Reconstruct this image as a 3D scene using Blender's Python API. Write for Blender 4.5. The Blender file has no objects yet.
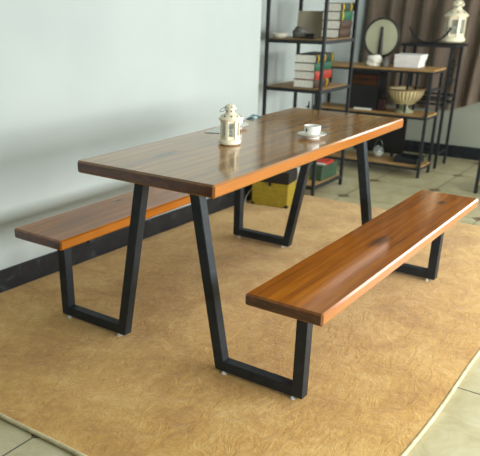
import bpy, bmesh, math, random
from mathutils import Vector, Matrix

random.seed(7)
S = bpy.context.scene
COL = S.collection

# ------------------------------------------------------------------ camera, world, light, exposure
cam = bpy.data.cameras.new('camera')
camo = bpy.data.objects.new('camera', cam)
COL.objects.link(camo)
camo.location = (1.6131, -1.8603, 1.3933)
camo.rotation_euler = (math.pi / 2 - 0.4252, 0, 0.6419)
cam.sensor_fit = 'HORIZONTAL'
cam.sensor_width = 36
cam.lens = 683.03 / 480 * 36
cam.shift_x = 50.79 / 480
cam.shift_y = 77.16 / 480
cam.clip_start = 0.05
cam.dof.use_dof = True
cam.dof.focus_distance = 2.5
cam.dof.aperture_fstop = 4.0
S.camera = camo

W = bpy.data.worlds.new('room_air')
S.world = W
W.use_nodes = True
W.node_tree.nodes['Background'].inputs[0].default_value = (0.90, 1.0, 0.97, 1)
W.node_tree.nodes['Background'].inputs[1].default_value = 1.0

def area_light(name, loc, target, sx, sy, power, color):
    d = bpy.data.lights.new(name, 'AREA')
    d.shape = 'RECTANGLE'
    d.size, d.size_y, d.energy, d.color = sx, sy, power, color
    o = bpy.data.objects.new(name, d)
    COL.objects.link(o)
    o.location = loc
    o.rotation_euler = (Vector(target) - Vector(loc)).to_track_quat('-Z', 'Y').to_euler()
    return o
# daylight through the side window
area_light('window_daylight', (3.17, 1.2, 1.15), (-1.0, 1.2, 1.0), 4.7, 0.8, 205, (1.0, 1.0, 0.99))
# daylight through the window in the far wall, right of the curtain
area_light('far_window_daylight', (1.9, 4.86, 1.75), (1.5, 0.5, 0.8), 2.0, 1.55, 62, (1.0, 1.0, 0.99))

S.view_settings.view_transform = 'Standard'
S.view_settings.look = 'None'
S.view_settings.exposure = 0.02
S.view_settings.gamma = 1
S.view_settings.use_curve_mapping = False

# ------------------------------------------------------------------ materials
def lin(c):
    return tuple(((v / 255) / 12.92 if v / 255 <= .04045 else ((v / 255 + .055) / 1.055) ** 2.4) for v in c) + (1,)

class NT:
    """small node-tree helper"""
    def __init__(self, name):
        self.m = bpy.data.materials.new(name)
        self.m.use_nodes = True
        self.t = self.m.node_tree
        self.b = self.t.nodes['Principled BSDF']
    def n(self, typ, **kw):
        x = self.t.nodes.new(typ)
        for k, v in kw.items():
            if k.startswith('i_'):
                key = k[2:]
                x.inputs[int(key) if key.isdigit() else key].default_value = v
            else:
                setattr(x, k, v)
        return x
    def l(self, a, b):
        self.t.links.new(a, b)
    def coords(self, scale=(1, 1, 1), rot=(0, 0, 0), loc=(0, 0, 0), kind='Object'):
        tc = self.n('ShaderNodeTexCoord')
        mp = self.n('ShaderNodeMapping')
        mp.inputs['Scale'].default_value = scale
        mp.inputs['Rotation'].default_value = rot
        mp.inputs['Location'].default_value = loc
        self.l(tc.outputs[kind], mp.inputs[0])
        return mp.outputs[0]
    def noise(self, vec, scale=5, detail=4, rough=.55, dist=0):
        x = self.n('ShaderNodeTexNoise')
        x.inputs['Scale'].default_value = scale
        x.inputs['Detail'].default_value = detail
        x.inputs['Roughness'].default_value = rough
        x.inputs['Distortion'].default_value = dist
        self.l(vec, x.inputs['Vector'])
        return x.outputs['Fac']
    def ramp(self, fac, stops):
        r = self.n('ShaderNodeValToRGB')
        e = r.color_ramp.elements
        while len(e) < len(stops):
            e.new(.5)
        for el, (p, c) in zip(e, stops):
            el.position = p
            el.color = c if len(c) == 4 else lin(c)
        self.l(fac, r.inputs[0])
        return r.outputs[0]
    def mix(self, fac, a, b, mode='MIX'):
        x = self.n('ShaderNodeMix', data_type='RGBA', blend_type=mode)
        for sock, v in ((x.inputs[0], fac), (x.inputs[6], a), (x.inputs[7], b)):
            if isinstance(v, (int, float, tuple)):
                sock.default_value = v
            else:
                self.l(v, sock)
        return x.outputs[2]
    def math(self, op, a, b=0.0, c=0.0):
        x = self.n('ShaderNodeMath', operation=op)
        for s, v in zip(x.inputs, (a, b, c)):
            if isinstance(v, (int, float)):
                s.default_value = v
            else:
                self.l(v, s)
        return x.outputs[0]
    def bump(self, h, strength=.3, dist=.01):
        x = self.n('ShaderNodeBump')
        x.inputs['Strength'].default_value = strength
        x.inputs['Distance'].default_value = dist
        self.l(h, x.inputs['Height'])
        self.l(x.outputs[0], self.b.inputs['Normal'])
    def set(self, **kw):
        for k, v in kw.items():
            s = self.b.inputs[k.replace('_', ' ')]
            if isinstance(v, (int, float, tuple)):
                s.default_value = v
            else:
                self.l(v, s)
        return self.m

def plain(name, c, rough=.5, var=.12, scale=14, metallic=0, bump=0, spec=.5):
    k = NT(name)
    f = k.noise(k.coords(), scale, 4)
    a = tuple(max(0, v * (1 - var)) for v in c)
    b = tuple(min(255, v * (1 + var)) for v in c)
    k.set(Base_Color=k.ramp(f, [(.3, a), (.7, b)]), Roughness=rough, Metallic=metallic)
    k.b.inputs['Specular IOR Level'].default_value = spec
    if bump:
        k.bump(k.noise(k.coords(), scale * 6, 3), bump, .004)
    return k.m

def sep(k, vec):
    x = k.n('ShaderNodeSeparateXYZ')
    k.l(vec, x.inputs[0])
    return x.outputs

def wood(name, dark, mid, light, knots=(), plank=None, rough=.3, coat=.5, coat_rough=.12, axis='Y', ends=False):
    """varnished boards, grain along local Y (or X)"""
    k = NT(name)
    obj = k.coords()
    sc = (34, 1.6, 34) if axis == 'Y' else (1.6, 34, 34)
    sc2 = (120, 4, 120) if axis == 'Y' else (4, 120, 120)
    g1 = k.noise(k.coords(sc), 1, 5, .6, .6)
    g2 = k.noise(k.coords(sc2), 1, 3, .6)
    big = k.noise(k.coords((3, .9, 3)), 1.4, 3)
    f = k.math('ADD', k.math('MULTIPLY', g1, .62), k.math('MULTIPLY', g2, .2))
    f = k.math('ADD', f, k.math('MULTIPLY', big, .24))
    col = k.ramp(f, [(.36, dark), (.53, mid), (.70, light)])
    xyz = sep(k, obj)
    ac = xyz[0] if axis == 'Y' else xyz[1]
    if plank:
        w, off = plank
        t = k.math('DIVIDE', k.math('ADD', ac, off), w)
        idx = k.math('FLOOR', t)
        fr = k.math('SUBTRACT', t, idx)
        wn = k.n('ShaderNodeTexWhiteNoise', noise_dimensions='1D')
        k.l(idx, wn.inputs['W'])
        tint = k.math('ADD', k.math('MULTIPLY', wn.outputs['Value'], .16), .90)
        comb = k.n('ShaderNodeCombineColor')
        for q in range(3):
            k.l(tint, comb.inputs[q])
        col = k.mix(1.0, col, comb.outputs[0], 'MULTIPLY')
        edge = k.math('LESS_THAN', k.math('ABSOLUTE', k.math('SUBTRACT', fr, .5)), .488)
        seam = k.math('MULTIPLY', k.math('SUBTRACT', 1.0, edge), .3)
        col = k.mix(seam, col, lin((48, 26, 12)))
    for (kx, ky, rx, ry) in knots:
        dx = k.math('DIVIDE', k.math('SUBTRACT', xyz[0], kx), rx)
        dy = k.math('DIVIDE', k.math('SUBTRACT', xyz[1], ky), ry)
        d = k.math('SQRT', k.math('ADD', k.math('MULTIPLY', dx, dx), k.math('MULTIPLY', dy, dy)))
        d = k.math('ADD', d, k.math('MULTIPLY', k.math('SUBTRACT', g1, .5), 1.2))
        m = k.ramp(d, [(.25, (.85, .85, .85, 1)), (1.0, (0, 0, 0, 1))])
        col = k.mix(m, col, lin((52, 24, 8)))
    if ends:
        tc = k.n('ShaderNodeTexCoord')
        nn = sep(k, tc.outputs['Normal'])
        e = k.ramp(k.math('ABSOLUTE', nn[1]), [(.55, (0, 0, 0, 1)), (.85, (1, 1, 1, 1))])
        side_light = k.ramp(k.math('ABSOLUTE', nn[0]), [(.6, (0, 0, 0, 1)), (.9, (1, 1, 1, 1))])
        col = k.mix(side_light, col, k.mix(g1, lin((140, 72, 5)), lin((182, 110, 12))))  # long side faces tinted orange, window light put into the colour
        rings = k.noise(k.coords((14, 14, 40)), 1, 4, .6, 1.5)
        col = k.mix(e, col, k.ramp(rings, [(.35, (64, 32, 14)), (.65, (98, 54, 26))]))
    k.set(Base_Color=col, Roughness=rough, Coat_Weight=coat, Coat_Roughness=coat_rough)
    k.b.inputs['Specular IOR Level'].default_value = .12
    k.b.inputs['Coat IOR'].default_value = 1.6
    k.bump(g2, .06, .002)
    return k.m

M = {}
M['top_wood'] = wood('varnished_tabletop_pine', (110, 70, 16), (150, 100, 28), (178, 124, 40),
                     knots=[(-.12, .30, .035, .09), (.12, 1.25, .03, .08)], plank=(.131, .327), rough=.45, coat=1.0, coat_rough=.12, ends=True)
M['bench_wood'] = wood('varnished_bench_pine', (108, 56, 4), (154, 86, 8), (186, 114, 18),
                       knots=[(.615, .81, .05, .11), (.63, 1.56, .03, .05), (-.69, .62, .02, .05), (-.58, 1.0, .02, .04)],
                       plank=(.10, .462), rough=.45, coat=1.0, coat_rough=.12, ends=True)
M['shelf_wood'] = wood('pale_oak_shelf', (120, 92, 56), (160, 128, 84), (186, 154, 108), rough=.5, coat=.05, axis='X')
M['drawer_wood'] = wood('dark_brown_drawer_front', (38, 22, 14), (60, 36, 20), (78, 48, 28), rough=.5, coat=.1, axis='X')
M['black_steel'] = plain('black_powder_coated_steel', (40, 46, 51), .42, .12, 20, bump=.05, spec=.22)
M['rack_steel'] = plain('black_iron_tube', (26, 30, 34), .55, .15, 20)
M['foot_glint'] = plain('levelling_foot_painted_glint', (214, 216, 214), .3, .03, 20)  # pale non-metal feet, the metal's glint is put into the colour

k = NT('white_wall_paint')
f = k.noise(k.coords(), 1.5, 3)
k.set(Base_Color=k.ramp(f, [(.3, (175, 186, 184)), (.7, (183, 193, 191))]), Roughness=.75)
k.bump(k.noise(k.coords(), 220, 2), .05, .002)
M['wall'] = k.m
k = NT('grey_green_wall_paint')
f = k.noise(k.coords(), 2, 3)
k.set(Base_Color=k.ramp(f, [(.3, (150, 155, 142)), (.7, (164, 168, 154))]), Roughness=.8)
M['wall_back'] = k.m
M['dimming_grey'] = plain('light_dimming_wall_grey', (148, 144, 136), .85, .03, 2)  # for the unseen front wall, greyed to dim faces turned towards it

k = NT('black_marbled_skirting')
v = k.coords((1, 1, 1))
f = k.noise(v, 9, 8, .7, 1.2)
k.set(Base_Color=k.ramp(f, [(.35, (14, 17, 21)), (.56, (28, 33, 40)), (.66, (54, 62, 70)), (.8, (88, 96, 102))]), Roughness=.45)
k.bump(f, .15, .004)
M['skirting'] = k.m

k = NT('tan_suede_rug')
c = k.coords()
f1 = k.noise(c, 3.2, 5, .65, .8)
f2 = k.noise(c, 38, 5, .7)
f3 = k.noise(k.coords((1, .5, 1), (0, 0, .6)), 15, 7, .7, 2.6)
mixf = k.math('ADD', k.math('MULTIPLY', f1, .55), k.math('ADD', k.math('MULTIPLY', f2, .25), k.math('MULTIPLY', f3, .3)))
k.set(Base_Color=k.ramp(mixf, [(.38, (158, 114, 52)), (.54, (190, 146, 74)), (.70, (212, 174, 104))]), Roughness=.95)
k.b.inputs['Sheen Weight'].default_value = .25
k.b.inputs['Specular IOR Level'].default_value = .15
h = k.math('ADD', k.math('MULTIPLY', f3, .9), k.math('MULTIPLY', f2, .35))
k.bump(h, .55, .014)
M['rug'] = k.m
M['binding'] = plain('cream_rug_binding', (200, 188, 150), .8, .1, 30)

# pale stone tiles with dark joints and small brown diamonds at the crossings
k = NT('cream_stone_tiles')
xyz = sep(k, k.coords())
P, PY, OX, OY = .51, .59, -.014, .632
def cell(a, off, P):
    t = k.math('DIVIDE', k.math('SUBTRACT', a, off), P)
    return k.math('ABSOLUTE', k.math('MULTIPLY', k.math('SUBTRACT', t, k.math('ROUND', t)), P))
gx = cell(xyz[0], OX, P)
gy = cell(xyz[1], OY, PY)
joint = k.math('LESS_THAN', k.math('MINIMUM', gx, gy), .0035)
s = k.math('ADD', gx, gy)
dia = k.math('LESS_THAN', s, .05)
ring = k.math('LESS_THAN', k.math('ABSOLUTE', k.math('SUBTRACT', s, .053)), .004)
f = k.noise(k.coords(), 7, 6, .65, .8)
base = k.ramp(f, [(.3, (164, 154, 116)), (.55, (184, 176, 140)), (.75, (194, 188, 160))])
col = k.mix(joint, base, lin((70, 72, 60)))
col = k.mix(dia, col, lin((118, 98, 70)))
col = k.mix(ring, col, lin((70, 72, 60)))
k.set(Base_Color=col, Roughness=.3)
M['tiles'] = k.m

k = NT('taupe_curtain_cloth')
f = k.noise(k.coords((60, 60, 6)), 1, 3)
k.set(Base_Color=k.ramp(f, [(.3, (144, 128, 113)), (.7, (168, 150, 134))]), Roughness=.9)
M['curtain'] = k.m

M['cream_metal'] = plain('cream_painted_metal', (232, 224, 196), .4, .04, 20)
M['hole'] = plain('dark_vent_hole', (34, 30, 24), .9)
M['porcelain'] = plain('white_glazed_porcelain', (236, 236, 228), .15, .02, 20)
M['teal_ink'] = plain('dark_teal_print', (24, 62, 72), .4)
M['steel'] = plain('polished_steel', (170, 174, 172), .25, .05, 20, 1)
M['paper'] = plain('white_page_edges', (226, 226, 216), .8, .05, 60)
M['coffee'] = plain('pale_inside', (214, 208, 190), .4)
k = NT('clear_glass')
k.set(Base_Color=(.92, .97, .95, 1), Roughness=.05, Transmission_Weight=.9)
M['glass'] = k.m
M['candle'] = plain('white_wax', (232, 230, 214), .6)
M['green_cover'] = plain('dark_green_book_cloth', (28, 52, 42), .5)
M['emerald_cover'] = plain('green_book_cloth', (26, 84, 58), .5)
M['red_cover'] = plain('red_book_cloth', (150, 44, 28), .5)
M['brown_cover'] = plain('dark_brown_book_cloth', (62, 44, 30), .5)
M['gold'] = plain('gold_foil', (214, 172, 40), .35, .1, 20, .4)
M['olive'] = plain('olive_yellow_leatherette', (150, 130, 34), .55, .1, 40, bump=.2)
M['trunk_black'] = plain('black_trunk_trim', (26, 22, 20), .5)
M['green_box'] = plain('green_storage_box', (48, 72, 50), .6)
M['taupe_board'] = plain('taupe_canvas', (186, 178, 156), .8, .2, 4)
M['stone_grey'] = plain('grey_stone', (92, 92, 88), .7, .25, 10)
M['white_ceramic'] = plain('white_ceramic', (222, 220, 208), .3, .04)
M['beige_ceramic'] = plain('beige_fluted_ceramic', (196, 184, 142), .5, .08, 12)
M['brown_ceramic'] = plain('brown_glaze', (112, 86, 48), .5)
M['sage_ceramic'] = plain('sage_pedestal', (150, 156, 126), .6)
M['dark_panel'] = plain('dark_cabinet_panel', (16, 15, 18), .5)
M['mirror'] = plain('aged_mirror_face', (150, 152, 126), .45, .08, 4)
M['white_card'] = plain('white_card_box', (224, 222, 220), .7, .03)
M['dark_bottle'] = plain('dark_maroon_glass', (44, 18, 18), .25)
M['red_print'] = plain('red_print', (190, 50, 36), .5)
M['frame_white'] = plain('white_window_frame', (232, 234, 230), .5)

# ------------------------------------------------------------------ mesh helpers
def bm_box(bm, lo, hi, bev=0, mtx=None, seg=2):
    r = bmesh.ops.create_cube(bm, size=1)
    vs = r['verts']
    for v in vs:
        v.co = Vector([lo[i] + (v.co[i] + .5) * (hi[i] - lo[i]) for i in range(3)])
    if bev:
        es = {e for v in vs for e in v.link_edges}
        o = bmesh.ops.bevel(bm, geom=list(es), offset=bev, segments=seg, affect='EDGES', profile=.5)
        vs = list({v for f in o['faces'] for v in f.verts} | {v for v in vs if v.is_valid})
    if mtx:
        bmesh.ops.transform(bm, matrix=mtx, verts=[v for v in vs if v.is_valid])
    return vs

def bm_tube(bm, pts, r, n=8, closed=False):
    pts = [Vector(p) for p in pts]
    rings = []
    N = len(pts)
    prev = None
    for i, p in enumerate(pts):
        if closed:
            t = (pts[(i + 1) % N] - pts[i - 1]).normalized()
        else:
            t = (pts[min(i + 1, N - 1)] - pts[max(i - 1, 0)]).normalized()
        a = prev if prev and abs(prev.dot(t)) < .95 else (Vector((0, 0, 1)) if abs(t.z) < .9 else Vector((1, 0, 0)))
        u = (a - t * a.dot(t)).normalized()
        w = t.cross(u)
        prev = u
        rr = r[i] if isinstance(r, (list, tuple)) else r
        rings.append([bm.verts.new(p + (u * math.cos(2 * math.pi * q / n) + w * math.sin(2 * math.pi * q / n)) * rr) for q in range(n)])
    for i in range(N if closed else N - 1):
        A, B = rings[i], rings[(i + 1) % N]
        for q in range(n):
            bm.faces.new((A[q], A[(q + 1) % n], B[(q + 1) % n], B[q]))
    if not closed:
        bm.faces.new(rings[0][::-1])
        bm.faces.new(rings[-1])

def bm_lathe(bm, prof, n=32, c=(0, 0, 0), flute=0, nf=0, phase=0):
    """profile of (radius, z); first/last radius 0 closes it"""
    rings = []
    for (r, z) in prof:
        if r < 1e-6:
            rings.append([bm.verts.new((c[0], c[1], c[2] + z))])
        else:
            ring = []
            for q in range(n):
                a = 2 * math.pi * q / n + phase
                rr = r * (1 + (flute * (abs(math.cos(nf * a / 2)) - .6) if nf else 0))
                ring.append(bm.verts.new((c[0] + rr * math.cos(a), c[1] + rr * math.sin(a), c[2] + z)))
            rings.append(ring)
    for A, B in zip(rings, rings[1:]):
        if len(A) == 1 and len(B) == 1:
            continue
        for q in range(n):
            q2 = (q + 1) % n
            if len(A) == 1:
                bm.faces.new((A[0], B[q2], B[q]))
            elif len(B) == 1:
                bm.faces.new((A[q], A[q2], B[0]))
            else:
                bm.faces.new((A[q], A[q2], B[q2], B[q]))

def bm_prism(bm, poly, z0, z1, bev=0):
    a = [bm.verts.new((x, y, z0)) for x, y in poly]
    b = [bm.verts.new((x, y, z1)) for x, y in poly]
    n = len(poly)
    fs = [bm.faces.new(a[::-1]), bm.faces.new(b)]
    for i in range(n):
        fs.append(bm.faces.new((a[i], a[(i + 1) % n], b[(i + 1) % n], b[i])))
    if bev:
        bmesh.ops.bevel(bm, geom=list({e for f in fs for e in f.edges}), offset=bev, segments=2, affect='EDGES')

def bm_blob(bm, c, r, sub=3, amp=.15, seed=0, fl=None):
    rr = bmesh.ops.create_icosphere(bm, subdivisions=sub, radius=1)
    rnd = random.Random(seed)
    ph = [rnd.uniform(0, 6) for _ in range(6)]
    for v in rr['verts']:
        d = v.co.normalized()
        s = 1 + amp * (math.sin(3 * d.x + ph[0]) * math.sin(4 * d.y + ph[1]) + .5 * math.sin(7 * d.z + ph[2] + 3 * d.x))
        v.co = Vector((d.x * r[0] * s, d.y * r[1] * s, d.z * r[2] * s)) + Vector(c)
        if fl is not None and v.co.z < fl:
            v.co.z = fl

def obj(name, bm, mat, parent=None, smooth=False, loc=None):
    bmesh.ops.recalc_face_normals(bm, faces=bm.faces)
    me = bpy.data.meshes.new(name)
    bm.to_mesh(me)
    bm.free()
    if smooth:
        me.shade_smooth()
        try:
            me.set_sharp_from_angle(angle=math.radians(40))
        except Exception:
            pass
    me.materials.append(M[mat] if isinstance(mat, str) else mat)
    o = bpy.data.objects.new(name, me)
    COL.objects.link(o)
    if parent:
        o.parent = parent
    if loc:
        o.location = loc
    return o

def tag(o, label=None, cat=None, group=None, kind=None):
    for key, v in (('label', label), ('category', cat), ('group', group), ('kind', kind)):
        if v:
            o[key] = v
    return o

def thing(name, label, cat, loc=(0, 0, 0), rz=0, group=None):
    o = bpy.data.objects.new(name, None)
    COL.objects.link(o)
    o.empty_display_size = .05
    o.location = loc
    o.rotation_euler = (0, 0, rz)
    return tag(o, label, cat, group)

def copy_thing(o, loc, rz=0, label=None):
    c = o.copy()
    COL.objects.link(c)
    c.location = loc
    c.rotation_euler = (0, 0, rz)
    if label:
        c['label'] = label
    for ch in list(o.children):
        d = ch.copy()
        COL.objects.link(d)
        d.parent = c
        for g in list(ch.children):
            e = g.copy()
            COL.objects.link(e)
            e.parent = d
    return c

def NB():
    return bmesh.new()

def boxes(name, lst, mat, parent=None, bev=0, smooth=False):
    bm = NB()
    for lo, hi in lst:
        bm_box(bm, lo, hi, bev)
    return obj(name, bm, mat, parent, smooth)

FZ = -.014            # tile level; the rug's top is z = 0
def wx(y):            # face of the skirting along the left wall
    return -1.110 + .0375 * y

# ------------------------------------------------------------------ the setting
bm = NB()
bm_box(bm, (-1.6, -4.2, FZ - .1), (4.2, 5.2, FZ))
tag(obj('floor', bm, 'tiles'), kind='structure')

WE = 2.50            # the white wall ends here; behind it the room steps back into a niche
NX = -1.30
bm = NB()
bm_prism(bm, [(wx(-4.2) - .014, -4.2), (wx(WE) - .014, WE), (NX, WE), (NX, 5.05), (NX - .2, 5.05), (NX - .2, -4.2)], FZ, 2.75)
tag(obj('wall_left', bm, 'wall'), kind='structure')
bm = NB()
bm_prism(bm, [(wx(-4.2), -4.2), (wx(WE), WE + .012), (wx(WE) - .014, WE + .012), (wx(WE) - .014, WE - .001), (wx(-4.2) - .014, -4.2)], FZ, .112, .002)
tag(obj('baseboard_left', bm, 'skirting'), kind='structure')
bm = NB()
for lo, hi in (((NX, 4.892, FZ), (.92, 5.05, 2.75)), ((2.95, 4.892, FZ), (3.2, 5.05, 2.75)), ((.92, 4.892, FZ), (2.95, 5.05, .92)), ((.92, 4.892, 2.56), (2.95, 5.05, 2.75))):
    bm_box(bm, lo, hi)
tag(obj('wall_back', bm, 'wall_back'), kind='structure')
bm = NB()
bm_box(bm, (NX + .001, 4.878, FZ), (3.2, 4.892, .10), .002)
tag(obj('baseboard_back', bm, 'skirting'), kind='structure')
bm = NB()
for lo, hi in (((.92, 4.94, .92), (.97, 5.0, 2.56)), ((2.90, 4.94, .92), (2.95, 5.0, 2.56)), ((1.91, 4.94, .92), (1.96, 5.0, 2.56)),
               ((.92, 4.94, .92), (2.95, 5.0, .97)), ((.92, 4.94, 2.51), (2.95, 5.0, 2.56))):
    bm_box(bm, lo, hi)
tag(obj('window_2', bm, 'frame_white'), kind='structure')
# window wall beside the camera: opening, frame and panes
WY0, WY1 = -1.2, 3.6
bm = NB()
for lo, hi in (((3.2, -4.2, FZ), (3.35, 5.05, .72)), ((3.2, -4.2, 1.58), (3.35, 5.05, 2.75)),
               ((3.2, -4.2, .72), (3.35, WY0, 1.58)), ((3.2, WY1, .72), (3.35, 5.05, 1.58))):
    bm_box(bm, lo, hi)
tag(obj('wall_right', bm, 'wall'), kind='structure')
bm = NB()
for lo, hi in (((3.24, WY0, .72), (3.30, WY0 + .05, 1.58)), ((3.24, WY1 - .05, .72), (3.30, WY1, 1.58)), ((3.24, 1.17, .72), (3.30, 1.23, 1.58)),
               ((3.24, WY0, .72), (3.30, WY1, .77)), ((3.24, WY0, 1.53), (3.30, WY1, 1.58))):
    bm_box(bm, lo, hi)
tag(obj('window_1', bm, 'frame_white'), kind='structure')
bm = NB()
bm_box(bm, (-1.6, -4.35, FZ), (3.35, -4.2, 2.75))
tag(obj('wall_front', bm, 'dimming_grey'), kind='structure')
bm = NB()
bm_box(bm, (-1.6, -4.35, 2.75), (3.35, 5.2, 2.85))
tag(obj('ceiling', bm, 'wall'), kind='structure')

# ------------------------------------------------------------------ rug
def rug_edge(t, a, b, amp, ph):
    p = Vector(a).lerp(Vector(b), t)
    n = Vector((-(b[1] - a[1]), b[0] - a[0])).normalized()
    return p + n * amp * (math.sin(9 * t + ph) + .5 * math.sin(23 * t + 2 * ph)) * min(1, 6 * t, 6 * (1 - t))
cor = [(wx(-.578) + .006, -.578), (1.062, -.578), (1.062, 2.783), (wx(2.49) + .006, 2.783), (wx(2.49) + .006, 2.49)]
loop = []
for i in range(len(cor)):
    a, b = cor[i], cor[(i + 1) % len(cor)]
    amp = (.004, .006, .004, 0, 0)[i]
    for q in range(40):
        loop.append(rug_edge(q / 40, a, b, amp, i * 1.7 + .6))
rt = thing('area_rug', 'large tan suede-look rug with cream bound edge under the picnic table', 'rug', (0, 0, FZ))
bm = NB()
a = [bm.verts.new((p.x, p.y, .0005)) for p in loop]
b = [bm.verts.new((p.x, p.y, -FZ)) for p in loop]
bm.faces.new(b)
bm.faces.new(a[::-1])
for i in range(len(loop)):
    j = (i + 1) % len(loop)
    bm.faces.new((a[i], a[j], b[j], b[i]))
obj('rug_pile', bm, 'rug', rt)
bm = NB()
bm_tube(bm, [(p.x, p.y, .0092) for p in loop[:81]], .0085, 8)
obj('edge_binding', bm, 'binding', rt, True)

# ------------------------------------------------------------------ picnic table with joined benches
T = thing('picnic_table', 'long varnished wooden table with two benches joined by black steel frames', 'table', (0, 0, 0))
TH, TT = .811, .048
bm = NB()
bm_box(bm, (-.327, 0, TH - TT), (.327, 1.734, TH), .007, seg=1)
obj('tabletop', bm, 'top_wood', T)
for s in (-1, 1):
    bm = NB()
    x0, x1 = sorted((s * .4597, s * .7614))
    bm_box(bm, (x0,   .005, .404), (x1, 1.755, .45), .007, seg=1)
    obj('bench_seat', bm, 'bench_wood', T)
TB = .044
def frame(s, y):
    y0, y1 = y, y + TB
    zb = .012
    fr = None
    # floor bar
    bm = NB()
    xa, xb = sorted((s * .245, s * .640))
    bm_box(bm, (xa, y0, zb), (xb, y1, zb + TB), .002)
    fr = obj('leg_frame', bm, 'black_steel', T)
    # slanting table leg
    bm = NB()
    zt = TH - TT
    xt = .2475 - (.2475 - .115) * (zt - zb) / (.71 - zb)
    lo = [(s * .2455, zb + .001), (s * .2905, zb + .001), (s * (xt + .045), zt), (s * xt, zt)]
    vs = [[bm.verts.new((x, yy, z)) for x, z in lo] for yy in (y0 - .0006, y1 + .0006)]
    bm.faces.new(vs[0]); bm.faces.new(vs[1][::-1])
    for i in range(4):
        j = (i + 1) % 4
        bm.faces.new((vs[0][i], vs[0][j], vs[1][j], vs[1][i]))
    bmesh.ops.bevel(bm, geom=bm.edges[:], offset=.002, segments=2, affect='EDGES')
    obj('table_leg', bm, 'black_steel', fr)
    # bench post
    bm = NB()
    xa, xb = sorted((s * .596, s * .641))
    bm_box(bm, (xa, y0 - .0006, zb + .001), (xb, y1 + .0006, .404), .002)
    obj('bench_post', bm, 'black_steel', fr)
    # mounting plates under table and bench
    bm = NB()
    xa, xb = sorted((s * (xt - .02), s * (xt + .065)))
    bm_box(bm, (xa, y0 - .02, zt - .004), (xb, y1 + .03, zt - .0002), .001)
    obj('table_plate', bm, 'black_steel', fr)
    bm = NB()
    xa, xb = sorted((s * .475, s * .70))
    bm_box(bm, (xa, y1 + .001, .388), (xb, y1 + .036, .4038), .001)
    obj('bench_plate', bm, 'black_steel', fr)
    # levelling feet
    for x in (.285, .600):
        bm = NB()
        bm_lathe(bm, [(0, 0), (.011, 0), (.011, .005), (.005, .007), (.005, .013), (0, .013)], 12, (s * x, y0 + .005, 0))
        tag(obj('levelling_foot', bm, 'foot_glint', fr, True), 'bright levelling foot')
for y in (.1457, 1.6214):
    for s in (-1, 1):
        frame(s, y)

# ------------------------------------------------------------------ things on the table
def hex_pt(r, a, z):
    return Vector((r * math.cos(a), r * math.sin(a), z))

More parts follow.
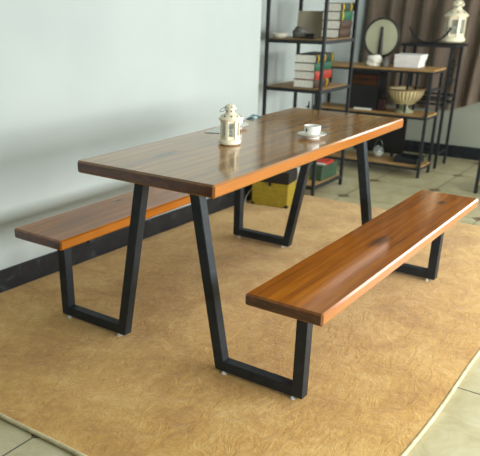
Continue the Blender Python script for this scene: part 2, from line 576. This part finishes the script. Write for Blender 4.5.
def lantern(name, label, loc, rz, k, group, handle_side=True):
    t = thing(name, label, 'lantern', loc, rz, group)
    R = .046 * k
    bm = NB()
    bm_lathe(bm, [(0, 0), (R * .86, 0), (R * 1.04, .006 * k), (R * 1.06, .014 * k), (R * .98, .021 * k), (R * .9, .024 * k), (0, .024 * k)], 32)
    obj('base', bm, 'cream_metal', t, True)
    z0, z1 = .0235 * k, .104 * k
    rp = R * .90
    bm = NB()
    body_r = rp * .97
    # lower and upper rails + six uprights of the glazed body
    for (za, zb) in ((z0, z0 + .013 * k), (z1 - .012 * k, z1)):
        ri = body_r * .90
        o = [[hex_pt(r, math.pi / 3 * i + math.pi / 6, z) for i in range(6)] for r, z in ((body_r, za), (body_r, zb), (ri, zb), (ri, za))]
        vv = [[bm.verts.new(p) for p in ring] for ring in o]
        for q in range(4):
            A, B = vv[q], vv[(q + 1) % 4]
            for i in range(6):
                bm.faces.new((A[i], A[(i + 1) % 6], B[(i + 1) % 6], B[i]))
    for i in range(6):
        a = math.pi / 3 * i + math.pi / 6
        p = hex_pt(body_r * .955, a, 0)
        mtx = Matrix.Translation((p.x, p.y, 0)) @ Matrix.Rotation(a, 4, 'Z')
        bm_box(bm, (-.003 * k, -.0062 * k, z0), (.003 * k, .0062 * k, z1), .001 * k, mtx)
    body = obj('body_frame', bm, 'cream_metal', t)
    for i in range(6):
        a = math.pi / 3 * i
        apo = body_r * math.cos(math.pi / 6) * .94
        mtx = Matrix.Rotation(a, 4, 'Z')
        bm = NB()
        bm_box(bm, (apo - .0012 * k, -body_r * .46, z0 + .011 * k), (apo, body_r * .46, z1 - .010 * k), 0, mtx)
        obj('glass_pane', bm, 'glass', body)
    bm = NB()
    bm_lathe(bm, [(0, z0 + .0005), (.02 * k, z0 + .0005), (.02 * k, z0 + .038 * k), (.017 * k, z0 + .040 * k), (0, z0 + .039 * k)], 20)
    tag(obj('candle', bm, 'candle', t, True), 'white candle behind the glass')
    # roof, neck and cap
    bm = NB()
    bm_lathe(bm, [(0, z1 - .001 * k), (R * 1.04, z1 - .001 * k), (R * 1.08, z1 + .004 * k), (R * 1.0, z1 + .009 * k), (R * .8, z1 + .017 * k), (R * .58, z1 + .024 * k),
                  (R * .42, z1 + .028 * k), (R * .40, z1 + .030 * k), (0, z1 + .030 * k)], 32)
    roof = obj('roof', bm, 'cream_metal', t, True)
    bm = NB()
    zc = z1 + .0295 * k
    bm_lathe(bm, [(0, zc), (R * .40, zc), (R * .40, zc + .010 * k), (R * .54, zc + .013 * k), (R * .55, zc + .017 * k), (R * .50, zc + .024 * k),
                  (R * .36, zc + .031 * k), (R * .16, zc + .034 * k), (0, zc + .035 * k)], 28)
    cap = obj('chimney_cap', bm, 'cream_metal', t, True)
    for i in range(8):
        a = math.pi / 4 * i + .2
        c = hex_pt(R * .80, a, z1 + .0172 * k)
        bm = NB()
        bm_lathe(bm, [(0, -.0015), (.0035 * k, -.0015), (.0035 * k, .0012), (0, .0012)], 10)
        nrm = Vector((math.cos(a) * .55, math.sin(a) * .55, .83))
        q = nrm.to_track_quat('Z', 'Y').to_matrix().to_4x4()
        bmesh.ops.transform(bm, matrix=Matrix.Translation(c) @ q, verts=bm.verts[:])
        tag(obj('vent_hole', bm, 'hole', roof), 'dark round vent hole')
    for i in range(5):
        a = math.pi * 2 / 5 * i + .5
        c = hex_pt(R * .40, a, zc + .0055 * k)
        c2 = hex_pt(R * .50, a, zc + .024 * k)
        for cc, nz, rr in ((c, 0, .0032), (c2, .6, .0028)):
            bm = NB()
            bm_lathe(bm, [(0, -.0012), (rr * k, -.0012), (rr * k, .0012), (0, .0012)], 10)
            nrm = Vector((math.cos(a), math.sin(a), nz)).normalized()
            q = nrm.to_track_quat('Z', 'Y').to_matrix().to_4x4()
            bmesh.ops.transform(bm, matrix=Matrix.Translation(cc) @ q, verts=bm.verts[:])
            tag(obj('vent_hole', bm, 'hole', cap), 'dark round vent hole')
    # folded wire handle
    bm = NB()
    pts = []
    for q in range(15):
        u = q / 14 * math.pi
        pts.append(Vector((-R * .35 - math.sin(u) * R * .85, math.cos(u) * R * .42, zc + .020 * k - math.sin(u) * .012 * k)))
    bm_tube(bm, pts, .0013 * k, 6)
    tag(obj('wire_handle', bm, 'steel', t, True), 'thin folded wire handle')
    return t

lantern('candle_lantern', 'small cream metal candle lantern with glass sides standing on the tabletop', (-.025, .622, TH + .0003), math.radians(74), 1.0, 'cream lanterns')

def cup_set(name, label, loc, rz, emblem):
    t = thing(name + '_saucer', label[0], 'saucer', loc, rz, 'white saucers on the table')
    bm = NB()
    bm_lathe(bm, [(0, .004), (.026, .004), (.03, 0), (.034, 0), (.036, .006), (.05, .010), (.0635, .0165), (.065, .019), (.0625, .0195), (.048, .014), (.034, .0105), (0, .0095)], 40)
    obj('dish', bm, 'porcelain', t, True)
    c = thing(name, label[1], 'cup', (loc[0], loc[1], loc[2] + .0098), rz, 'white cups on the table')
    bm = NB()
    bm_lathe(bm, [(0, .001), (.022, .001), (.024, 0), (.027, 0), (.031, .006), (.0355, .018), (.0372, .034), (.0376, .0435), (.0366, .0442), (.0352, .0435), (.0345, .03), (.030, .012), (.02, .006), (0, .0055)], 40)
    cup = obj('cup_body', bm, 'porcelain', c, True)
    bm = NB()
    pts = [(.0355 + .022 * math.sin(u) , 0, .026 + .014 * math.cos(u)) for u in [math.pi * q / 12 for q in range(13)]]
    bm_tube(bm, [Vector(p) for p in pts], .0032, 8)
    obj('handle', bm, 'porcelain', c, True)
    if emblem is not None:
        # small printed mark: a shield-like patch and a short line, wrapped on the cup's side
        bm = NB()
        def patch(a0, a1, z0, z1):
            N = 5
            rr = lambda z: .0355 + (.0372 - .0355) * (z - .018) / .018 + .0004
            lo = [bm.verts.new((rr(z0) * math.cos(a0 + (a1 - a0) * i / N), rr(z0) * math.sin(a0 + (a1 - a0) * i / N), z0)) for i in range(N + 1)]
            hi = [bm.verts.new((rr(z1) * math.cos(a0 + (a1 - a0) * i / N), rr(z1) * math.sin(a0 + (a1 - a0) * i / N), z1)) for i in range(N + 1)]
            for i in range(N):
                bm.faces.new((lo[i], lo[i + 1], hi[i + 1], hi[i]))
        patch(emblem - .14, emblem + .14, .022, .034)
        patch(emblem - .09, emblem + .09, .018, .0215)
        tag(obj('printed_mark', bm, 'teal_ink', c), 'small dark teal printed mark')
    return t, c

cup_set('coffee_cup', ('white saucer near the front edge of the table, under the cup with teal mark',
                       'white porcelain cup with small teal mark on the saucer by the long edge'), (.189, .968, TH), math.radians(80), math.radians(-108) - math.radians(80))
cup_set('coffee_cup', ('white saucer partly hidden behind the cream table lantern',
                       'white porcelain cup standing just behind the cream table lantern'), (-.226, .972, TH), math.radians(150), None)
def spoon(label, loc, rz, tilt):
    t = thing('teaspoon', label, 'spoon', loc, rz, 'teaspoons on the saucers')
    bm = NB()
    rr = bmesh.ops.create_uvsphere(bm, u_segments=14, v_segments=8, radius=1)
    for v in rr['verts']:
        v.co = Vector((v.co.x * .016, v.co.y * .010, .003 + v.co.z * .0025))
    obj('bowl', bm, 'steel', t, True)
    bm = NB()
    bm_tube(bm, [(.013, 0, .003), (.04, 0, .003 + tilt * .4), (.075, 0, .003 + tilt)], [.0018, .0016, .0032], 8)
    obj('handle', bm, 'steel', t, True)
    return t
spoon('steel teaspoon on the saucer of the cup near the long edge', (.200, .978, TH + .0168), math.radians(34), .002)

# thin clear coaster and folded napkin on the far side
t = tag(obj('paper_sheet', (lambda bm: (bm_prism(bm, [(-.268, .775), (-.205, .80), (-.225, .90), (-.30, .95)], TH + .0002, TH + .0025), bm)[1])(NB()), 'glass'),
        'thin translucent sheet lying flat on the tabletop left of the cream lantern', 'sheet')
bm = NB()
a0, a1, ap = Vector((-.322, 1.215, TH)), Vector((-.300, 1.325, TH)), Vector((-.316, 1.27, TH + .018))
d = Vector((.022, -.008, 0))
vs = [bm.verts.new(p) for p in (a0 - d * .05, a1 - d * .2, ap, a0 + d * 1.2, a1 + d * .8, ap + Vector((.018, .02, -.003)))]
for f in ((0, 1, 2), (3, 5, 4), (0, 2, 5, 3), (1, 4, 5, 2), (0, 3, 4, 1)):
    bm.faces.new([vs[i] for i in f])
for v in bm.verts:
    v.co.z = max(v.co.z, TH + .0003)
k = NT('teal_napkin_cloth')
f = k.noise(k.coords((1, 1, 1)), 40, 3)
k.set(Base_Color=k.ramp(f, [(.42, (40, 78, 88)), (.58, (150, 168, 166))]), Roughness=.9)
M['napkin'] = k.m
tag(obj('napkin', bm, 'napkin'), 'small folded teal napkin at the wall-side edge of the table', 'napkin')

# ------------------------------------------------------------------ trunk on the rug by the wall
tr = thing('storage_chest', 'olive yellow chest with black lid and corners between wall and open shelf', 'chest', (-.944, 2.325, .0005), .16)
boxes('body', [((0, 0, 0), (.275, .17, .172))], 'olive', tr, .004)
lid = boxes('lid', [((-.004, -.004, .173), (.279, .174, .26))], 'trunk_black', tr, .006)
boxes('clasp', [((.128, -.010, .15), (.150, -.0045, .19))], 'trunk_black', lid, .002)
for x in (0, .275):
    for z in (0,):
        bm = NB()
        bm_box(bm, (x - .003 - (.018 if x else 0), -.003, z), (x + .003 + (0 if x else .018), .02, z + .02), .003)
        obj('corner_guard', bm, 'trunk_black', tr)
bm = NB()
bm_tube(bm, [(-.985, 2.30, .005), (-1.0, 2.325, .012), (-1.008, 2.35, .04), (-1.012, 2.40, .065), (-1.010, 2.44, .085), (-1.006, 2.475, .06), (-1.012, 2.486, .006)], .0035, 8)
tag(obj('power_cord', bm, 'white_ceramic', None, True), 'pale thin cord looping against the black skirting beside the olive chest', 'cord')

# ------------------------------------------------------------------ open shelf rack
RX0, RX1, RY0, RY1 = -1.000, -.682, 2.79, 3.30
RX0 = -1.165
RK = thing('shelf_rack', 'tall open rack with black iron posts and pale wood shelves against the white wall', 'shelf', (0, 0, FZ))
p = .022
for x in (RX0, RX1 - p):
    for y in (RY0, RY1 - p):
        boxes('post', [((x, y, 0), (x + p, y + p, 1.80))], 'rack_steel', RK, .001)
for z in (.07, .775, 1.11, 1.45, 1.79):
    z -= FZ
    fr = boxes('shelf_frame', [((RX0 + p, RY0 + .002, z - .028), (RX1 - p, RY0 + .018, z - .004)), ((RX0 + p, RY1 - .018, z - .028), (RX1 - p, RY1 - .002, z - .004)),
                               ((RX0 + .002, RY0 + p, z - .028), (RX0 + .018, RY1 - p, z - .004)), ((RX1 - .018, RY0 + p, z - .028), (RX1 - .002, RY1 - p, z - .004))], 'rack_steel', RK)
    b = boxes('shelf_board', [((RX0 + .0205, RY0 + .0205, z - .016), (RX1 - .0205, RY1 - .0205, z))], 'shelf_wood', RK)

def book(name, label, loc, rz, w, l, h, cover, bands, group):
    """w: spine to fore edge (spine at +x), l: along y, h: thickness"""
    t = thing(name, label, 'book', loc, rz, group)
    bm = NB()
    ct = .0035
    bm_box(bm, (-w, 0, 0), (0, l, ct), .001)
    bm_box(bm, (-w, 0, h - ct), (0, l, h), .001)
    n = 6
    prof = [(0.0 + .006 * math.sin(math.pi * i / n), h * i / n) for i in range(n + 1)]
    poly = prof + [(-.004, h), (-.004, 0)]
    vs = [[bm.verts.new((x, y, z)) for x, z in poly] for y in (0, l)]
    bm.faces.new(vs[0]); bm.faces.new(vs[1][::-1])
    for i in range(len(poly)):
        j = (i + 1) % len(poly)
        bm.faces.new((vs[0][i], vs[0][j], vs[1][j], vs[1][i]))
    c = obj('cover', bm, cover, t)
    boxes('pages', [((-w + .004, .003, ct), (-.0045, l - .003, h - ct))], 'paper', t)
    for yb in bands:
        bm = NB()
        pr = [(x + .0022 + (.002 if 0 < i < n else 0), z) for i, (x, z) in enumerate(prof)]
        vs = [[bm.verts.new((x, y, z)) for x, z in pr + [(-.002, h - .001), (-.002, .001)]] for y in (yb, yb + .016)]
        bm.faces.new(vs[0]); bm.faces.new(vs[1][::-1])
        m_ = len(vs[0])
        for i in range(m_):
            j = (i + 1) % m_
            bm.faces.new((vs[0][i], vs[0][j], vs[1][j], vs[1][i]))
        tag(obj('spine_band', bm, 'gold', c), 'gold band on the spine')
    return t
z = .776
for i, (cv, h, bands, lab, dx, dl) in enumerate((
        ('brown_cover', .058, (.20,), 'thick dark brown book at the bottom of the stack on the middle shelf', 0, .26),
        ('red_cover', .058, (), 'thick book with red spine in the stack on the middle shelf', .0, .26),
        ('emerald_cover', .056, (), 'thick book with bright green spine in the stack on the middle shelf', -.0, .27),
        ('green_cover', .058, (.012, .13, .27), 'dark green book with gold bands topping the stack on the middle shelf', .006, .31))):
    book('hardback_book', lab, (-.772 + dx, 2.845 + .006 * (i % 2), z), (0.02, -.015, .01, .06)[i], .168, dl, h, cv, bands, 'books on the middle shelf of the rack')
    z += h + .0004
z = 1.111
for i, (cv, h, bands, lab) in enumerate((
        ('brown_cover', .060, (), 'thick white-edged book at the bottom of the upper stack on the rack'),
        ('brown_cover', .060, (), 'second book from below in the upper stack on the rack'),
        ('emerald_cover', .058, (.02,), 'green book with one gold band below the top of the upper stack'),
        ('green_cover', .056, (.012, .14), 'dark green book with two gold bands topping the upper stack'))):
    book('hardback_book', lab, (-.716 + .004 * (i % 2), 3.08, z), (.0, .01, -.01, .0)[i], .145, (.19, .19, .19, .26)[i], h, cv, bands, 'books in the upper stack of the rack')
    z += h + .0004

# bits on the upper shelf
SZ = 1.1102
bm = NB()
bm_lathe(bm, [(0, 0), (.035, 0), (.05, .012), (.066, .03), (.068, .034), (.06, .030), (.04, .012), (0, .008)], 28)
tag(obj('bowl', bm, 'white_ceramic', None, True, (-1.09, 2.87, SZ)), 'small white dish at the wall end of the upper rack shelf', 'bowl')
bm = NB()
bm_blob(bm, (0, 0, .03), (.055, .045, .045), 3, .18, 3, 0)
tag(obj('stone_ornament', bm, 'stone_grey', None, True, (-.985, 2.97, SZ)), 'rough grey stone ornament on the upper rack shelf', 'ornament')
t = thing('canvas_picture', 'taupe canvas in a slim frame leaning at the back of the upper rack shelf', 'picture', (-1.14, 3.21, SZ), .03)
mt = Matrix.Rotation(-.12, 4, 'X')
bm = NB(); bm_box(bm, (.006, .004, .006), (.254, .012, .174), 0, mt); obj('canvas', bm, 'taupe_board', t)
bm = NB()
for lo, hi in (((0, 0, 0), (.26, .016, .006)), ((0, 0, .174), (.26, .016, .18)), ((0, 0, .006), (.006, .016, .174)), ((.254, 0, .006), (.26, .016, .174))):
    bm_box(bm, lo, hi, 0, mt)
obj('picture_frame', bm, 'taupe_board', t)
t = thing('small_case', 'small black case lying on the upper rack shelf beside the grey stone', 'case', (-.90, 2.90, SZ), .1)
boxes('body', [((0, 0, 0), (.075, .05, .022))], 'trunk_black', t, .004)
boxes('lid', [((-.001, -.001, .0222), (.076, .051, .034))], 'trunk_black', t, .004)

# bottom shelf of the rack
BZ = .0702
t = thing('storage_box', 'dark green storage box on the bottom shelf of the rack', 'box', (-.82, 2.98, BZ), 0)
boxes('body', [((0, 0, 0), (.105, .27, .10))], 'green_box', t, .006)
boxes('lid', [((-.003, -.003, .1003), (.108, .273, .118))], 'green_box', t, .004)
t = thing('magazine', 'red and white magazine lying on the green box in the rack', 'magazine', (-.81, 3.02, BZ + .1185), .1)
boxes('pages', [((0, 0, 0), (.10, .16, .014))], 'paper', t)
boxes('cover', [((-.001, -.001, .0142), (.104, .162, .0165)), ((.1005, -.001, 0), (.1035, .162, .0142))], 'red_print', t)
z = BZ
for i, (lab, cv) in enumerate((('yellow-spined book at the bottom of the rack beside the green box', 'gold'), ('white book on the yellow-spined book at the bottom of the rack', 'paper'))):
    book('paperback_book', lab, (-.826, 2.83, z), 0, .11, .14, .042, cv, (), 'books at the bottom of the rack')
    z += .0424
t = thing('display_easel', 'thin black wire easel standing on the bottom shelf of the rack', 'easel', (-.95, 3.14, BZ), 0)
for a, b in (((-.07, -.04, 0), (0, 0, .57)), ((.04, -.04, 0), (0, 0, .57)), ((0, .1, 0), (0, .004, .56))):
    bm = NB(); bm_tube(bm, [a, b], .004, 6); obj('leg', bm, 'rack_steel', t)
bm = NB(); bm_tube(bm, [(-.02, -.012, .53), (.012, -.012, .53)], .004, 6); obj('crossbar', bm, 'rack_steel', t)

# ------------------------------------------------------------------ console against the far side
CX0, CX1, CY0, CY1 = -1.27, -.25, 3.862, 4.14
CN = thing('console_table', 'low console with black iron frame, wood shelves and dark cupboard behind the rack', 'console', (0, 0, FZ))
for x in (CX0, CX1 - p):
    for y in (CY0, CY1 - p):
        boxes('post', [((x, y, 0), (x + p, y + p, .838 - FZ))], 'rack_steel', CN, .001)
for z, nm in ((.085, 'shelf_board'), (.50, 'shelf_board'), (.858, 'top_board')):
    z -= FZ
    boxes('shelf_frame', [((CX0 + p, CY0 + .001, z - .036), (CX1 - p, CY0 + .02, z - .0185)), ((CX0 + p, CY1 - .02, z - .036), (CX1 - p, CY1 - .001, z - .0185)),
                          ((CX0 + .001, CY0 + p, z - .036), (CX0 + .02, CY1 - p, z - .0185)), ((CX1 - .02, CY0 + p, z - .036), (CX1 - .001, CY1 - p, z - .0185))], 'rack_steel', CN)
    if nm == 'top_board':
        boxes(nm, [((CX0 - .01, CY0 - .01, z - .018), (CX1 + .01, CY1 + .01, z))], 'shelf_wood', CN, .002)
    else:
        boxes(nm, [((CX0 + .001, CY0 + .021, z - .018), (CX1 - .001, CY1 - .021, z))], 'shelf_wood', CN, .002)
# dark cupboard section with a brown drawer
cb = boxes('cupboard', [((-.965, CY0 + .06, .518), (-.715, CY1 - .024, .835))], 'dark_panel', CN, .002)
dr = boxes('drawer', [((-.945, CY0 + .045, .715), (-.73, CY0 + .0595, .80))], 'drawer_wood', CN, .003)
bm = NB(); bm_tube(bm, [(-.838 - .03, CY0 + .038, .757), (-.838 + .03, CY0 + .038, .757)], .005, 8); obj('handle', bm, 'rack_steel', dr)
for y in (CY0 + .03, CY1 - .046):
    boxes('partition', [((-.462, y, .518), (-.446, y + .016, .835))], 'rack_steel', CN)
boxes('side_rail', [((CX1 - .02, CY0 + p, .70), (CX1 - .002, CY1 - p, .716))], 'rack_steel', CN)
boxes('back_panel', [((-.965, CY1 - .02, .125), (-.50, CY1 - .012, .47))], 'dark_panel', CN)

# on the console top
CT = .8583
t = thing('table_mirror', 'round-footed oval mirror in dark frame standing on the console top', 'mirror', (-.782, 4.05, CT), math.radians(22))
bm = NB(); bm_lathe(bm, [(0, 0), (.055, 0), (.055, .008), (.02, .016), (.012, .03), (.012, .07), (0, .07)], 24); obj('foot', bm, 'trunk_black', t, True)
cz = .215
bm = NB(); bm_tube(bm, [(.138 * math.cos(q * math.pi / 24), 0, cz + .150 * math.sin(q * math.pi / 24)) for q in range(48)], .010, 10, True)
obj('mirror_frame', bm, 'trunk_black', t, True)
bm = NB()
v1 = [bm.verts.new((.134 * math.cos(q * math.pi / 24), -.004, cz + .146 * math.sin(q * math.pi / 24))) for q in range(48)]
v2 = [bm.verts.new((v.co.x, .004, v.co.z)) for v in v1]
bm.faces.new(v1); bm.faces.new(v2[::-1])
for q in range(48):
    bm.faces.new((v1[q], v1[(q + 1) % 48], v2[(q + 1) % 48], v2[q]))
tag(obj('mirror_glass', bm, 'mirror', t), 'pale reflecting oval')
bm = NB(); bm_tube(bm, [(0, -.016, .05), (0, -.020, .16), (0, -.018, .30)], [.020, .015, .009], 10); obj('upright', bm, 'trunk_black', t, True)
bm = NB()
bm_blob(bm, (0, 0, .036), (.062, .05, .052), 3, .22, 11, 0)
tag(obj('shell_ornament', bm, 'white_ceramic', None, True, (-.765, 3.905, CT)), 'white shell-like ornament on the console in front of the mirror', 'ornament')
bm = NB()
bm_lathe(bm, [(0, 0), (.022, 0), (.03, .02), (.026, .05), (.012, .06), (.012, .07), (0, .07)], 20)
tag(obj('small_jar', bm, 'stone_grey', None, True, (-.665, 3.90, CT)), 'little dark jar between the white ornament and the white boxes', 'jar')
for i, (w, d_, h, z, lab) in enumerate(((.21, .18, .055, CT, 'white flat box at the bottom of the pair on the console'),
                                        (.22, .19, .042, CT + .0555, 'white flat box on top of the pair on the console'))):
    t = thing('gift_box', lab, 'box', (-.60, 3.92, z), .05, 'white boxes on the console')
    boxes('tray', [((0, 0, 0), (w - .006, d_ - .006, h * .6))], 'white_card', t, .002)
    boxes('lid', [((-.003, -.003, h * .6 + .0003), (w - .003, d_ - .003, h))], 'white_card', t, .003)

# on the middle shelf of the console
MZ = .5003
t = thing('pedestal_bowl', 'large beige fluted bowl on a sage foot on the console shelf', 'bowl', (-.482, 3.965, MZ))
bm = NB()
bm_lathe(bm, [(0, 0), (.075, 0), (.078, .010), (.06, .020), (.034, .034), (.028, .05), (.034, .058), (0, .058)], 40)
obj('foot', bm, 'sage_ceramic', t, True)
bm = NB()
bm_lathe(bm, [(0, .0585), (.035, .0585), (.078, .075), (.116, .11), (.137, .150), (.145, .185), (.145, .188), (.138, .188), (.130, .150), (.108, .115), (.06, .085), (0, .075)], 96, flute=.05, nf=28)
bw = obj('fluted_bowl', bm, 'beige_ceramic', t, True)
bm = NB()
bm_tube(bm, [(.147 * math.cos(q * math.pi / 24), .147 * math.sin(q * math.pi / 24), .190) for q in range(48)], .007, 8, True)
tag(obj('rim', bm, 'brown_ceramic', bw, True), 'brown rolled rim')
for q in range(28):
    a = 2 * math.pi * q / 28 + math.pi / 28
    bm = NB()
    bm_tube(bm, [((r + .001) * math.cos(a), (r + .001) * math.sin(a), z) for r, z in ((.087, .085), (.115, .113), (.133, .150), (.140, .180))], [.003, .005, .006, .005], 6)
    tag(obj('flute', bm, 'brown_ceramic', bw, True), 'brown groove line')
t = thing('dark_bottle', 'dark maroon square bottle beside the fluted bowl on the console', 'bottle', (-.672, 3.955, MZ), .05)
boxes('body', [((-.03, -.03, 0), (.03, .03, .10))], 'dark_bottle', t, .008)
bm = NB(); bm_lathe(bm, [(0, .1003), (.013, .1003), (.013, .118), (.017, .118), (.017, .134), (0, .134)], 18); obj('stopper', bm, 'trunk_black', t, True)
t = thing('notebook', 'white notebook lying flat on the console shelf by the rack', 'notebook', (-.90, 3.885, MZ), .06)
boxes('pages', [((0, 0, 0), (.15, .027, .010))], 'paper', t)
boxes('cover', [((-.002, -.001, .0102), (.152, .029, .0125))], 'white_card', t)

# on the bottom shelf of the console
t = thing('glass_jar', 'clear jar with white candle and wire loop on the console bottom shelf', 'jar', (-.70, 4.05, .0855))
t.scale = (.72, .72, .8)
bm = NB()
bm_lathe(bm, [(0, 0), (.045, 0), (.062, .02), (.068, .055), (.06, .09), (.045, .105), (.047, .112), (.043, .112), (.041, .104), (.055, .088), (.063, .055), (.057, .022), (.043, .006), (0, .006)], 32)
obj('jar_glass', bm, 'glass', t, True)
bm = NB(); bm_lathe(bm, [(0, .007), (.04, .007), (.052, .024), (.054, .05), (0, .052)], 24); tag(obj('candle', bm, 'candle', t, True), 'white candle inside')
bm = NB(); bm_tube(bm, [(.047 * math.cos(u), 0, .104 + .085 * math.sin(u)) for u in [math.pi * q / 16 for q in range(17)]], .003, 6); obj('wire_handle', bm, 'steel', t, True)
t = thing('metal_tray', 'low black metal tray on the console bottom shelf', 'tray', (-.50, 3.915, .0855))
boxes('tray_base', [((0, 0, 0), (.2, .18, .006))], 'rack_steel', t)
boxes('rim', [((0, 0, .0062), (.2, .006, .05)), ((0, .174, .0062), (.2, .18, .05)), ((0, .0062, .0062), (.006, .1738, .05)), ((.194, .0062, .0062), (.2, .1738, .05))], 'rack_steel', t)

# ------------------------------------------------------------------ iron etagere with ring behind the console
EX0, EX1, EY0, EY1 = -.70, -.23, 4.30, 4.58
ET = thing('iron_stand', 'black wrought iron stand with a hoop on top behind the console', 'stand', (0, 0, FZ))
for x in (EX0 + .02, EX1 - .045):
    for y in (EY0, EY1 - .02):
        boxes('post', [((x, y, 0), (x + .022, y + .022, 1.0 - FZ))], 'rack_steel', ET, .001)
for z in (.12, .545, .60):
    boxes('rail', [((EX0 + .042, EY0 + .003, z), (EX1 - .045, EY0 + .017, z + .016)), ((EX0 + .042, EY1 - .017, z), (EX1 - .045, EY1 - .003, z + .016)),
                   ((EX1 - .041, EY0 + .022, z), (EX1 - .027, EY1 - .02, z + .016)), ((EX0 + .024, EY0 + .022, z), (EX0 + .038, EY1 - .02, z + .016))], 'rack_steel', ET)
boxes('top_shelf', [((EX0, EY0 - .01, 1.0 - FZ + .0003), (EX1 + .01, EY1 + .01, 1.02 - FZ))], 'rack_steel', ET, .002)
bm = NB()
bm_tube(bm, [(-.475 + .185 * math.cos(u), EY0 + .02, 1.218 - FZ + .185 * math.sin(u)) for u in [math.radians(200 + 140 * q / 40) for q in range(41)]], .009, 8)
obj('hoop', bm, 'rack_steel', ET, True)
for s_ in (1, -1):
    bm = NB()
    pts = []
    for q in range(26):
        a = q / 25 * 2.6 * math.pi
        r = .05 - .036 * q / 25
        pts.append((EX1 - .018 + .012 + r * math.cos(a) * .5, EY0 + .012, .82 + s_ * (r * math.sin(a) + .05)))
    bm_tube(bm, pts, .005, 6)
    obj('scroll', bm, 'rack_steel', ET, True)
lantern('candle_lantern', 'large cream lantern-like shape with dark round holes on top of the iron stand', (-.30, 4.42, 1.0345), math.radians(100), 1.95, 'cream lanterns')  # unclear cream shape with dark dots, built as a lantern

# ------------------------------------------------------------------ little side table at the right
SX0, SY0 = .262, 3.66
t = thing('side_table', 'small black iron side table with low shelf near the grey wall', 'table', (0, 0, FZ))
for x in (SX0, SX0 + .40):
    for y in (SY0, SY0 + .36):
        boxes('leg', [((x, y, 0), (x + .025, y + .025, .44))], 'rack_steel', t, .001)
boxes('table_top', [((SX0 - .006, SY0 - .006, .4403), (SX0 + .431, SY0 + .391, .459))], 'rack_steel', t, .002)
boxes('low_shelf', [((SX0 + .0255, SY0 + .002, .07), (SX0 + .3995, SY0 + .383, .09))], 'shelf_wood', t)

# ------------------------------------------------------------------ curtain
bm = NB()
N, K = 150, 26
grid = []
for i in range(N + 1):
    u = i / N
    x = -1.24 + 1.69 * u
    col_ = []
    hem = .43 if x < -.33 else .43 + .40 * (x + .33)
    for j in range(K + 1):
        v = j / K
        z_ = hem + (2.25 - hem) * v
        sway = .10 * (1 - v) * math.sin(2.2 * (x + .2))
        ph = (x + sway - .09 * (z_ - .5)) * 34 + 1.3 * math.sin(7 * x)
        y_ = 4.80 + -.008 + .036 * math.sin(ph) + .014 * math.sin(ph * .43 + 1)
        col_.append(bm.verts.new((x, y_, z_)))
    grid.append(col_)
for i in range(N):
    for j in range(K):
        bm.faces.new((grid[i][j], grid[i + 1][j], grid[i + 1][j + 1], grid[i][j + 1]))
bmesh.ops.solidify(bm, geom=bm.faces[:], thickness=.003)
ct = thing('curtain', 'long taupe curtain hanging in folds across the far wall', 'curtain', (0, 0, 0))
obj('drape', bm, 'curtain', ct, True)
bm = NB(); bm_tube(bm, [(-1.24, 4.80, 2.27), (.62, 4.80, 2.27)], .014, 12); obj('rod', bm, 'rack_steel', ct, True)
